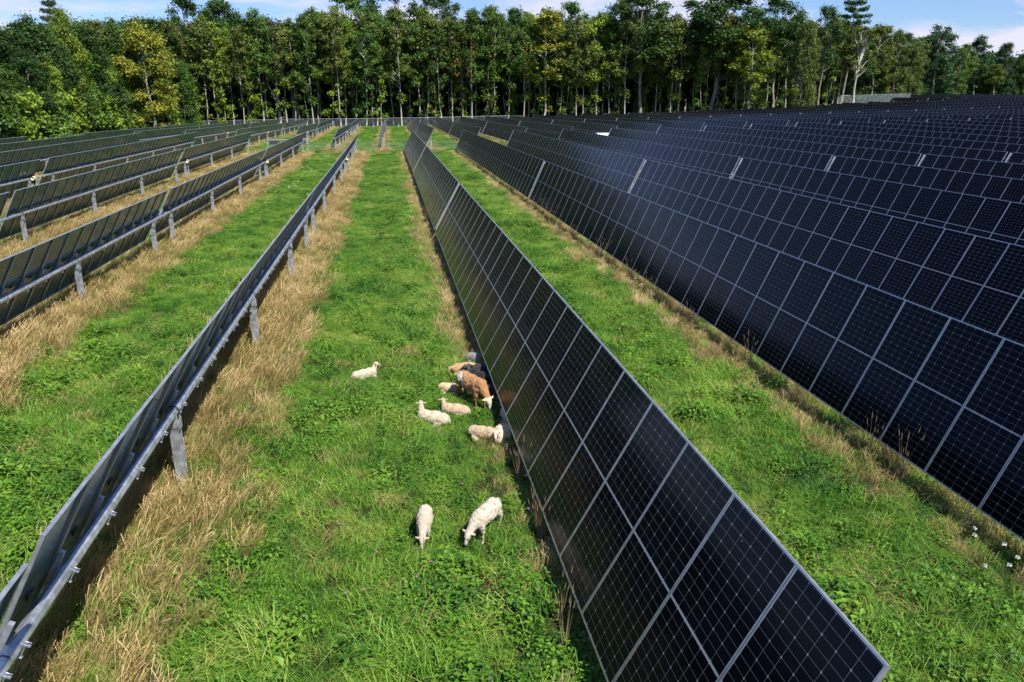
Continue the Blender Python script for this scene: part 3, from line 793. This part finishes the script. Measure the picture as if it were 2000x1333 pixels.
# ------------------------------------------------------------------ grass (stuff)
NR = np.random.RandomState(5)
def leaf_mat(name, stops, trans, hue_scale=.35, rough=.55, rnd=.5):
    m, nt, b = mat(name)
    oi = N(nt, 'ShaderNodeObjectInfo'); g = N(nt, 'ShaderNodeNewGeometry')
    nz = N(nt, 'ShaderNodeTexNoise', i_Scale=hue_scale, i_Detail=3.0); L(nt, g.outputs['Position'], nz.inputs['Vector'])
    at = N(nt, 'ShaderNodeAttribute'); at.attribute_name = 'v'
    a = mth(nt, 'MULTIPLY', mth(nt, 'SUBTRACT', oi.outputs['Random'], .5), rnd)
    c = mth(nt, 'MULTIPLY', mth(nt, 'SUBTRACT', at.outputs['Fac'], .5), .45)
    f = mth(nt, 'ADD', mth(nt, 'ADD', nz.outputs[0], a), c, clamp=True)
    r = ramp(nt, stops); L(nt, f, r.inputs[0])
    out = nt.nodes['Material Output']; tr = N(nt, 'ShaderNodeBsdfTranslucent'); mx = N(nt, 'ShaderNodeMixShader', n_0=trans)
    L(nt, r.outputs[0], b.inputs['Base Color']); L(nt, r.outputs[0], tr.inputs['Color'])
    L(nt, b.outputs[0], mx.inputs[1]); L(nt, tr.outputs[0], mx.inputs[2]); L(nt, mx.outputs[0], out.inputs['Surface'])
    b.inputs['Roughness'].default_value = rough; b.inputs['Specular IOR Level'].default_value = .35
    return m
M_grass = leaf_mat('lush grass', [(.12, (.028, .100, .013)), (.34, (.080, .220, .019)), (.55, (.145, .300, .028)), (.78, (.25, .36, .050)), (.97, (.40, .39, .12))], .30)
M_weed = leaf_mat('broad leaf weed', [(.2, (.024, .085, .009)), (.5, (.075, .195, .014)), (.8, (.16, .29, .025))], .30)
M_dry = leaf_mat('dry seeding grass', [(.10, (.12, .16, .035)), (.32, (.32, .25, .09)), (.6, (.47, .34, .145)), (.9, (.62, .48, .25))], .30)

def blades(n, spread, h0, h1, width, lean, curl, dirbias=1.0, segs=3, seed_head=0, stiff=1.0):
    V = []; Fc = []; val = []
    for i in range(n):
        r = spread * math.sqrt(NR.rand()); a = NR.rand() * 6.283
        bx, by = r * math.cos(a), r * math.sin(a)
        h = h0 + (h1 - h0) * NR.rand()
        # lean direction: mostly +x so that neighbouring tufts comb the same way
        d = NR.normal(0, .9) if NR.rand() < dirbias else NR.rand() * 6.283
        dx, dy = math.cos(d), math.sin(d)
        ln = lean * (.5 + NR.rand()) ; cu = curl * (.4 + NR.rand() * 1.2)
        wa = NR.rand() * 3.14; wx, wy = math.cos(wa), math.sin(wa)
        base = len(V); v = NR.rand()
        for k in range(segs + 1):
            t = k / segs
            th = ln * t + cu * t * t
            px = bx + dx * h * math.sin(min(th, 1.9)) * t * .8; py = by + dy * h * math.sin(min(th, 1.9)) * t * .8
            pz = h * t * max(.12, math.cos(min(th, 1.45)))
            ww = width * (1 - t ** 1.6 * .85) * .5
            if seed_head and k == segs: ww = width * seed_head * .5
            if seed_head and k == segs - 1: ww = width * .8
            V.append((px - wx*ww, py - wy*ww, pz)); V.append((px + wx*ww, py + wy*ww, pz)); val += [v, v]
        for k in range(segs): Fc.append((base + 2*k, base + 2*k+1, base + 2*k+3, base + 2*k+2))
    return V, Fc, val
def weed(n, rad_, hh, leaf):
    V = []; Fc = []; val = []
    for i in range(n):
        r = rad_ * math.sqrt(NR.rand()); a = NR.rand() * 6.283; z = hh * (.25 + .75 * NR.rand()) * (1 - .5 * (r / rad_) ** 2)
        c = Vector((r*math.cos(a), r*math.sin(a), z)); az = NR.rand() * 6.283; el = NR.normal(.05, .4)
        d = Vector((math.cos(az)*math.cos(el), math.sin(az)*math.cos(el), math.sin(el)))
        s = d.cross(Vector((0, 0, 1))).normalized(); l = leaf * (.6 + .8 * NR.rand()); wd = l * .33
        b = len(V); dn = Vector((0, 0, -.15 * l))
        for p in (c, c + d*l*.4 + s*wd, c + d*l + dn, c + d*l*.4 - s*wd): V.append(tuple(p))
        val += [NR.rand()] * 4; val[-4:] = [val[-4]] * 4
        Fc.append((b, b+1, b+2, b+3))
    return V, Fc, val
def proto(name, data, material):
    V, Fc, val = data
    me = bpy.data.meshes.new(name); me.from_pydata(V, [], Fc); me.update(); me.materials.append(material)
    a = me.attributes.new('v', 'FLOAT', 'POINT'); a.data.foreach_set('value', val)
    return bpy.data.objects.new(name, me)
protos = []
for i in range(4): protos.append(proto('tuft_%02d' % len(protos), blades(74, .22, .24, .62, .010, .6, 1.15), M_grass))          # 0-3 lush
for i in range(2): protos.append(proto('tuft_%02d' % len(protos), blades(70, .24, .18, .34, .012, .30, .8, .3), M_grass))        # 4-5 short
for i in range(3): protos.append(proto('tuft_%02d' % len(protos), weed(95, .27, .33, .068), M_weed))                           # 6-8 broad leaf
for i in range(4): protos.append(proto('tuft_%02d' % len(protos), blades(70, .25, .34, .66, .0045, .17, .28, .9, 4, 2.2), M_dry)) # 9-12 dry
for i in range(2): protos.append(proto('tuft_%02d' % len(protos), blades(50, .26, .30, .5, .008, .5, .9, .5), M_dry))            # 13-14 dry short
for i in range(2): protos.append(proto('tuft_%02d' % len(protos), weed(130, .32, .26, .042), M_weed))                           # 15-16 clover
for i in range(2): protos.append(proto('tuft_%02d' % len(protos), weed(60, .22, .42, .075), M_weed))                           # 17-18 tall weed

SHEEP_SPOTS = []
def visible(x, y, z, m=40):
    cy, sy = math.cos(YAW), math.sin(YAW); X = x*cy - y*sy; fw = x*sy + y*cy; Z = z - CAMZ
    d = fw * math.cos(PIT) - Z * math.sin(PIT); u = fw * math.sin(PIT) + Z * math.cos(PIT)
    if d < .5: return False
    px = 1000 + F * X / d; py = 666.5 - F * u / d
    return -m - 60 < px < 2000 + m + 60 and -50 < py < 1333 + 160
pts = []; rot = []; scl = []; idx = []
def scatter(x0, x1, y0, y1, dens, smin, smax, far=False, zk=1.0):
    n = int((x1 - x0) * (y1 - y0) * dens)
    P = NR.rand(n, 2)
    for a, b in P:
        x = x0 + a * (x1 - x0); y = y0 + b * (y1 - y0)
        # hidden strips behind the right-hand rows
        if x > 3.2 and y < 91:
            off = (x - 2.42) % PITCH
            if x > 9.2 + .0 * y and not (x < 9.6): continue
            if x < 9.6 and x > 8.9: continue
        z = ground_z(x, y)
        if not visible(x, y, z): continue
        if 91.2 < y < 95.2 and abs(y - 93.3) < 1.0 + .5 * noise.noise(Vector((x*.3, 0, 5))) and NR.rand() < .88: continue
        s = strip_value(x, y); sc_ = smin + (smax - smin) * NR.rand()
        nn = noise.noise(Vector((x * .55, y * .55, 20))); n2 = noise.noise(Vector((x * .23, y * .23, 40)))
        u = NR.rand()
        if u < s:
            tall = NR.rand() < (.8 if x < 0 or y > 95 else .45 if y > 18 else .25)
            i = 9 + NR.randint(4) if tall else 13 + NR.randint(2)
            if NR.rand() < (.34 if y < 15 else .22): i = NR.randint(6)
            if NR.rand() < .05: i = 6 + NR.randint(3)
            # keep seed heads off the middle of panels
            ang = .35 + .8 * noise.noise(Vector((x * .2, y * .2, 60))) + NR.normal(0, .35)
            if tall and x < 0: sc_ *= 1.0
            elif tall: sc_ *= .8
        else:
            if nn + n2 * .5 > .20 + NR.normal(0, .22): i = [6, 7, 8, 15, 16, 17, 18, 0, 1, 2][NR.randint(10)]
            elif nn < -.22 + NR.normal(0, .1): i = 4 + NR.randint(2)
            else:
                q = NR.rand(); i = NR.randint(4) if q < .70 else 15 + NR.randint(2) if q < .82 else 6 + NR.randint(3) if q < .94 else 17
            if NR.rand() < .035 and not far: i = 13
            ang = 6.283 * noise.noise(Vector((x * .33, y * .33, 80))) + NR.normal(0, .45)
            sc_ *= (1 + .35 * n2) * (1 + .62 * noise.noise(Vector((x * 1.5, y * 1.5, 33))))
        if i in (17, 18) and far: i = 16
        if abs(y) < 91 and -1.15 < ((x - 2.42 + PITCH/2) % PITCH - PITCH/2) < -.35 and x > 0: sc_ *= .8
        for sx, sy_, sr in SHEEP_SPOTS:
            dd = math.hypot(x - sx, y - sy_)
            if dd < sr: sc_ *= .5
            elif dd < sr + .15: sc_ *= .75
        sc_ = max(sc_, smin * .72)
        pts.append((x, y, z - .01)); rot.append((NR.normal(0, .1), NR.normal(0, .1), ang)); scl.append((sc_, sc_, sc_ * zk)); idx.append(i)
for q in ((-.72,16.25),(.62,13.55),(1.16,13.85),(1.46,16.2),(1.05,15.0),(1.48,14.5),(1.85,16.75),(1.76,15.55),(2.02,16),(2.06,14.5),(2.02,13.3),(1.52,12.8),(1.88,12.6),): SHEEP_SPOTS.append((*q, .22))
scatter(-11, 9.6, 3.0, 15, 34, .60, 1.0, False, .95)
scatter(-16, 9.6, 15, 27, 21, .78, 1.15, False, .8)
scatter(-26, 9.6, 27, 48, 14, .85, 1.25, True, .65)
scatter(-40, 9.6, 48, 97, 8, .95, 1.45, True, .55)
scatter(-56, 40, 97, 202, 2.2, 1.3, 2.0, True, .4)
me = bpy.data.meshes.new('grass'); me.from_pydata(pts, [], []); me.update()
for nm, typ, d in (('rot', 'FLOAT_VECTOR', np.array(rot, 'f').ravel()), ('scl', 'FLOAT_VECTOR', np.array(scl, 'f').ravel()), ('idx', 'INT', np.array(idx, 'i'))):
    a = me.attributes.new(nm, typ, 'POINT'); a.data.foreach_set('vector' if typ == 'FLOAT_VECTOR' else 'value', d)
grass = link('grass', me); tag(grass, kind='stuff')
ng = bpy.data.node_groups.new('scatter tufts', 'GeometryNodeTree')
ng.interface.new_socket(name='Geometry', in_out='INPUT', socket_type='NodeSocketGeometry')
ng.interface.new_socket(name='Geometry', in_out='OUTPUT', socket_type='NodeSocketGeometry')
gi = ng.nodes.new('NodeGroupInput'); go = ng.nodes.new('NodeGroupOutput')
def na(nm, t):
    n = ng.nodes.new('GeometryNodeInputNamedAttribute'); n.data_type = t; n.inputs[0].default_value = nm
    return n.outputs[0]
a_rot, a_scl, a_idx = na('rot', 'FLOAT_VECTOR'), na('scl', 'FLOAT_VECTOR'), na('idx', 'INT')
jn = ng.nodes.new('GeometryNodeJoinGeometry')
for k, o in enumerate(protos):
    oi = ng.nodes.new('GeometryNodeObjectInfo'); oi.inputs[0].default_value = o; oi.inputs[1].default_value = False
    cp = ng.nodes.new('FunctionNodeCompare'); cp.data_type = 'INT'; cp.operation = 'EQUAL'
    ii = [q for q in cp.inputs if q.type == 'INT']; ng.links.new(a_idx, ii[0]); ii[1].default_value = k
    ip = ng.nodes.new('GeometryNodeInstanceOnPoints')
    ng.links.new(gi.outputs[0], ip.inputs['Points']); ng.links.new(cp.outputs[0], ip.inputs['Selection'])
    ng.links.new(oi.outputs['Geometry'], ip.inputs['Instance']); ng.links.new(a_rot, ip.inputs['Rotation']); ng.links.new(a_scl, ip.inputs['Scale'])
    ng.links.new(ip.outputs[0], jn.inputs[0])
ng.links.new(jn.outputs[0], go.inputs[0])
md = grass.modifiers.new('scatter', 'NODES'); md.node_group = ng
print('tufts', len(pts))
# ------------------------------------------------------------------ fences and small structures
def mesh_mat(name, col, alpha, pitch):
    m, nt, b = mat(name)
    uv = N(nt, 'ShaderNodeUVMap'); uv.uv_map = 'm'; sp = N(nt, 'ShaderNodeSeparateXYZ'); L(nt, uv.outputs[0], sp.inputs[0])
    a = mth(nt, 'PINGPONG', mth(nt, 'ADD', sp.outputs[0], sp.outputs[1]), pitch / 2); c = mth(nt, 'PINGPONG', mth(nt, 'SUBTRACT', sp.outputs[0], sp.outputs[1]), pitch / 2)
    f = mth(nt, 'MAXIMUM', mth(nt, 'LESS_THAN', a, pitch * alpha), mth(nt, 'LESS_THAN', c, pitch * alpha))
    b.inputs['Base Color'].default_value = (*col, 1); b.inputs['Metallic'].default_value = .3; b.inputs['Roughness'].default_value = .5
    tr = N(nt, 'ShaderNodeBsdfTransparent'); mx = N(nt, 'ShaderNodeMixShader'); L(nt, f, mx.inputs[0]); L(nt, tr.outputs[0], mx.inputs[1]); L(nt, b.outputs[0], mx.inputs[2])
    L(nt, mx.outputs[0], nt.nodes['Material Output'].inputs['Surface'])
    return m
M_link = mesh_mat('chain link', (.34, .37, .37), .032, .09)
M_stock = mesh_mat('stock wire', (.22, .30, .22), .05, .15)
def fence(name, label, pts, H, step, mm, rail=True, post_r=.035):
    a0 = Vector((*pts[0], ground_z(*pts[0]))); root = tag(empty(name, a0), label, 'fence')
    V = []; Fc = []; U = []; rp = []; dist = 0
    pp = None; k = 0
    for (ax, ay), (bx, by) in zip(pts, pts[1:]):
        ln = math.hypot(bx - ax, by - ay); n = max(1, round(ln / step))
        for i in range(n + 1):
            if i == 0 and k > 0: continue
            x, y = ax + (bx - ax) * i / n, ay + (by - ay) * i / n; p = Vector((x, y, ground_z(x, y))) - a0
            b = MB(); b.tube([(0, 0, -.3), (0, 0, H + .05)], post_r, 7); link('post', b.mesh('post', M_galv) if not VP.get(name) else VP[name], root, loc=p)
            if name not in VP: VP[name] = root.children[-1].data if root.children else None
            if pp is not None: dist += (p - pp).length
            V += [tuple(p), tuple(p + Vector((0, 0, H)))]; U += [(dist, 0), (dist, H)]; rp.append(p + Vector((0, 0, H))); pp = p; k += 1
    Fc = [(2*i, 2*i+2, 2*i+3, 2*i+1) for i in range(len(V)//2 - 1)]
    me = bpy.data.meshes.new('wire_mesh'); me.from_pydata(V, [], Fc); me.update(); me.materials.append(mm)
    uv = me.uv_layers.new(name='m')
    for lp in me.loops: uv.data[lp.index].uv = U[lp.vertex_index]
    link('wire_mesh', me, root)
    if rail:
        b = MB(); b.tube(rp, .022, 6); link('top_rail', b.mesh('top_rail', M_galv), root)
    return root
VP = {}
fence('boundary_fence', 'tall grey chain-link fence running along the left edge of the field below the trees', [(-56, 96), (-54.5, 135), (-54, 172), (-43, 196)], 2.1, 3.0, M_link)
fence('boundary_fence', 'grey chain-link fence crossing the far end of the grass in front of the bare trunks', [(-43, 196.3), (0, 198), (34, 199)], 2.1, 3.0, M_link)
fence('stock_fence', 'low green wire fence along the far side of the dirt path', [(-14, 96.2), (0, 96.4), (12, 96.2)], 1.05, 4.3, M_stock, False, .03)
fence('enclosure_fence', 'pale wire enclosure beyond the panels under the lone pine', [(133, 222), (150, 213.5)], 3.4, 3.0, mesh_mat('fine mesh', (.58, .68, .63), .06, .08), True, .05)
# gravel track beside the enclosure
V = []; Fc = []
for i in range(25):
    t = i / 24; x = 112 + 60 * t; y = 205.5 + 10 * math.sin(t * 1.2); 
    for d in (-2.4, 2.4): V.append((x - d * .2, y + d, ground_z(x, y) + .35))
    if i: Fc.append((2*i-2, 2*i, 2*i+1, 2*i-1))
me = bpy.data.meshes.new('gravel_track'); me.from_pydata(V, [], Fc); me.materials.append(plain('pale gravel', (.5, .48, .44), .95, 3., .15)); tag(link('gravel_track', me), kind='structure')
# equipment cabinet behind the end of the fourth row on the right
b = MB(); b.box((0, 0, .95), (1.7, .9, 1.5)); r_ = tag(empty('equipment_cabinet', (26.4, 95.6, ground_z(26.4, 95.6))), 'small white equipment cabinet peeping over the dark rows near their far gap', 'cabinet')
link('housing', b.mesh('housing', M_white), r_)
b = MB(); b.box((0, -.46, .95), (1.5, .02, 1.3)); link('door', b.mesh('door', M_white), r_)
b = MB(); b.box((0, 0, .1), (2.2, 1.3, .2)); link('plinth', b.mesh('plinth', plain('concrete', (.4, .39, .37), .9)), r_)
# inverter rack between the second and third row on the left
r_ = tag(empty('equipment_rack', (-13.6, 95.4, ground_z(-13.6, 95.4)), rad(2)), 'steel rack with dark boxes standing between the left rows where they end at the path', 'rack')
for i, x in enumerate((0, 1.5, 3.0, 4.5)):
    b = MB(); b.box((x, 0, .75), (.09, .09, 1.5)); link('upright', b.mesh('upright', M_galv), r_)
for z in (.95, 1.42):
    b = MB(); b.box((2.25, -.07, z), (4.7, .05, .09)); link('rail', b.mesh('rail', M_galv), r_)
for x, z in ((.7, 1.18), (2.25, 1.18), (3.75, 1.18), (1.5, .68)):
    b = MB(); b.box((x, -.16, z), (1.0, .22, .38)); link('inverter_box', b.mesh('inverter_box', M_dark), r_)
# ------------------------------------------------------------------ wild flowers
M_lace = plain('white umbel', (.62, .62, .56), .8); M_purp = plain('purple petals', (.55, .12, .50), .7); M_stem = plain('green stem', (.08, .16, .03), .8)
def flower(x, y, h, r, m, label, cat, group, n=5):
    root = tag(empty(cat.replace(' ', '_'), (x, y, ground_z(x, y)), R.uniform(0, 6)), label, cat, group)
    b = MB(); b.tube([(0, 0, 0), (.02, .01, h * .6), (.03, 0, h)], .004, 5); link('stem', b.mesh('stem', M_stem), root)
    b = MB()
    for i in range(n):
        a = i * 2.4; q = r * math.sqrt(i / n); b.tube([(.03 + q*math.cos(a), q*math.sin(a), h - .004), (.03 + q*math.cos(a), q*math.sin(a), h + .012 + .006 * (i % 3))], [r * .34, r * .22], 6)
    link('flower_head', b.mesh('flower_head', m), root)
for u, v in ((1902, 1045), (1896, 1058), (1952, 1077), (1962, 1117), (1917, 1122), (1990, 1107), (1240, 545), (1032, 406), (1086, 440), (1070, 466)):
    d = ray(u, v); t = (-5.45) / d.z
    flower(d.x * t, d.y * t, .50, .024, M_lace, 'white flat-topped wild flower in the grass beside the second row on the right', 'wild flower', 'white umbel flowers right of the panels', 9)
for u, v in ((662, 1022), (733, 978), (830, 1055), (813, 1125), (715, 1150), (680, 1157), (732, 1078), (846, 1100), (1028, 998), (1055, 1155), (1702, 1080), (1600, 1098), (903, 945), (816, 1007)):
    d = ray(u, v); t = (-5.5) / d.z
    flower(d.x * t, d.y * t, .44, .013, M_purp, 'tiny purple clover flower in the mown grass around the sheep', 'clover flower', 'purple clover flowers', 5)
for i in range(30):
    x = -7.2 + R.uniform(-1.6, 1.8); y = R.uniform(44, 72)
    flower(x, y, .42, .045, M_lace, 'white wild flower in the green strip between the first two rows on the left', 'wild flower', 'white flowers in the left strip', 6)
# tall dark-headed weeds leaning on the foot of the panels
M_wd = plain('brown seed heads', (.16, .11, .06), .9)
def stalky(x, y, h, lab):
    root = tag(empty('dry_weed', (x, y, ground_z(x, y)), R.uniform(0, 6)), lab, 'weed', 'dry weeds at the foot of the panels')
    b = MB()
    for i in range(9):
        a = R.uniform(0, 6.3); l = R.uniform(.5, 1) * h; s = R.uniform(.05, .28)
        e = Vector((s*math.cos(a)*l, s*math.sin(a)*l, l)); b.tube([(0, 0, 0), e * .6, e], [.0035, .003, .002], 4); b.tube([e * .88, e * .97, e * 1.05], [.003, .0065, .002], 5)
    link('stalks', b.mesh('stalks', M_wd), root)
for i in range(34):
    if i % 3: x = 7.72 + R.uniform(-.25, .1); y = R.uniform(9.5, 48); l_ = 'brown seed-headed weed at the foot of the second row on the right'
    else: x = 1.86 + R.uniform(-.2, .06); y = R.uniform(5, 11) if i % 2 else R.uniform(17.5, 60); l_ = 'brown seed-headed weed at the foot of the panels beside the sheep'
    stalky(x, y, R.uniform(.65, 1.0), l_)

# ------------------------------------------------------------------ light
SUN = Vector((.318, -.505, .802)).normalized()
sd = bpy.data.lights.new('sun', 'SUN'); so_ = bpy.data.objects.new('sun', sd); COL.objects.link(so_)
sd.energy = 4.9; sd.angle = rad(.55); sd.color = (1, .955, .88)
so_.rotation_euler = SUN.to_track_quat('Z', 'Y').to_euler()
w = bpy.data.worlds.new('World'); sc.world = w; w.use_nodes = True
nt = w.node_tree; bg = nt.nodes['Background']
sky = N(nt, 'ShaderNodeTexSky'); sky.sky_type = 'NISHITA'; sky.sun_disc = False
sky.sun_elevation = math.asin(SUN.z); sky.sun_rotation = math.atan2(SUN.x, SUN.y)
sky.air_density = 1.0; sky.dust_density = .3; sky.ozone_density = 3.0
tc = N(nt, 'ShaderNodeTexCoord'); sep = N(nt, 'ShaderNodeSeparateXYZ'); L(nt, tc.outputs['Generated'], sep.inputs[0])
# flat cloud layer: project the view direction on a plane overhead
dz = mth(nt, 'ADD', mth(nt, 'MAXIMUM', sep.outputs[2], 0.0), .16)
cx = mth(nt, 'DIVIDE', sep.outputs[0], dz); cy = mth(nt, 'DIVIDE', sep.outputs[1], dz)
cmb = N(nt, 'ShaderNodeCombineXYZ'); L(nt, cx, cmb.inputs[0]); L(nt, cy, cmb.inputs[1])
cn = N(nt, 'ShaderNodeTexNoise', i_Scale=1.15, i_Detail=7.0, i_Roughness=.55, i_Distortion=.3); L(nt, cmb.outputs[0], cn.inputs['Vector'])
cr = ramp(nt, [(.43, (0, 0, 0)), (.56, (1, 1, 1))]); L(nt, cn.outputs[0], cr.inputs[0])
lowf = ramp(nt, [(.08, (1, 1, 1)), (.19, (.2,) * 3), (.8, (.05,) * 3)]); L(nt, sep.outputs[2], lowf.inputs[0])
cfac = mth(nt, 'MULTIPLY', mth(nt, 'MULTIPLY', cr.outputs[0], .95), lowf.outputs[0])
skyc = mixc(nt, 1.0, sky.outputs[0], (.62, .73, 1.0), 'MULTIPLY')
cl = mixc(nt, cfac, skyc, (5.6, 5.5, 6.6))
L(nt, cl, bg.inputs['Color']); bg.inputs['Strength'].default_value = .085
sc.view_settings.view_transform = 'Standard'; sc.view_settings.look = 'None'; sc.view_settings.exposure = .85; sc.view_settings.gamma = 1
sc.render.engine = 'CYCLES'
sc.cycles.max_bounces = 6; sc.cycles.diffuse_bounces = 2; sc.cycles.glossy_bounces = 3; sc.cycles.transparent_max_bounces = 12
sc.cycles.transmission_bounces = 2; sc.cycles.use_adaptive_sampling = True; sc.cycles.use_denoising = True
sc.cycles.caustics_reflective = False; sc.cycles.caustics_refractive = False
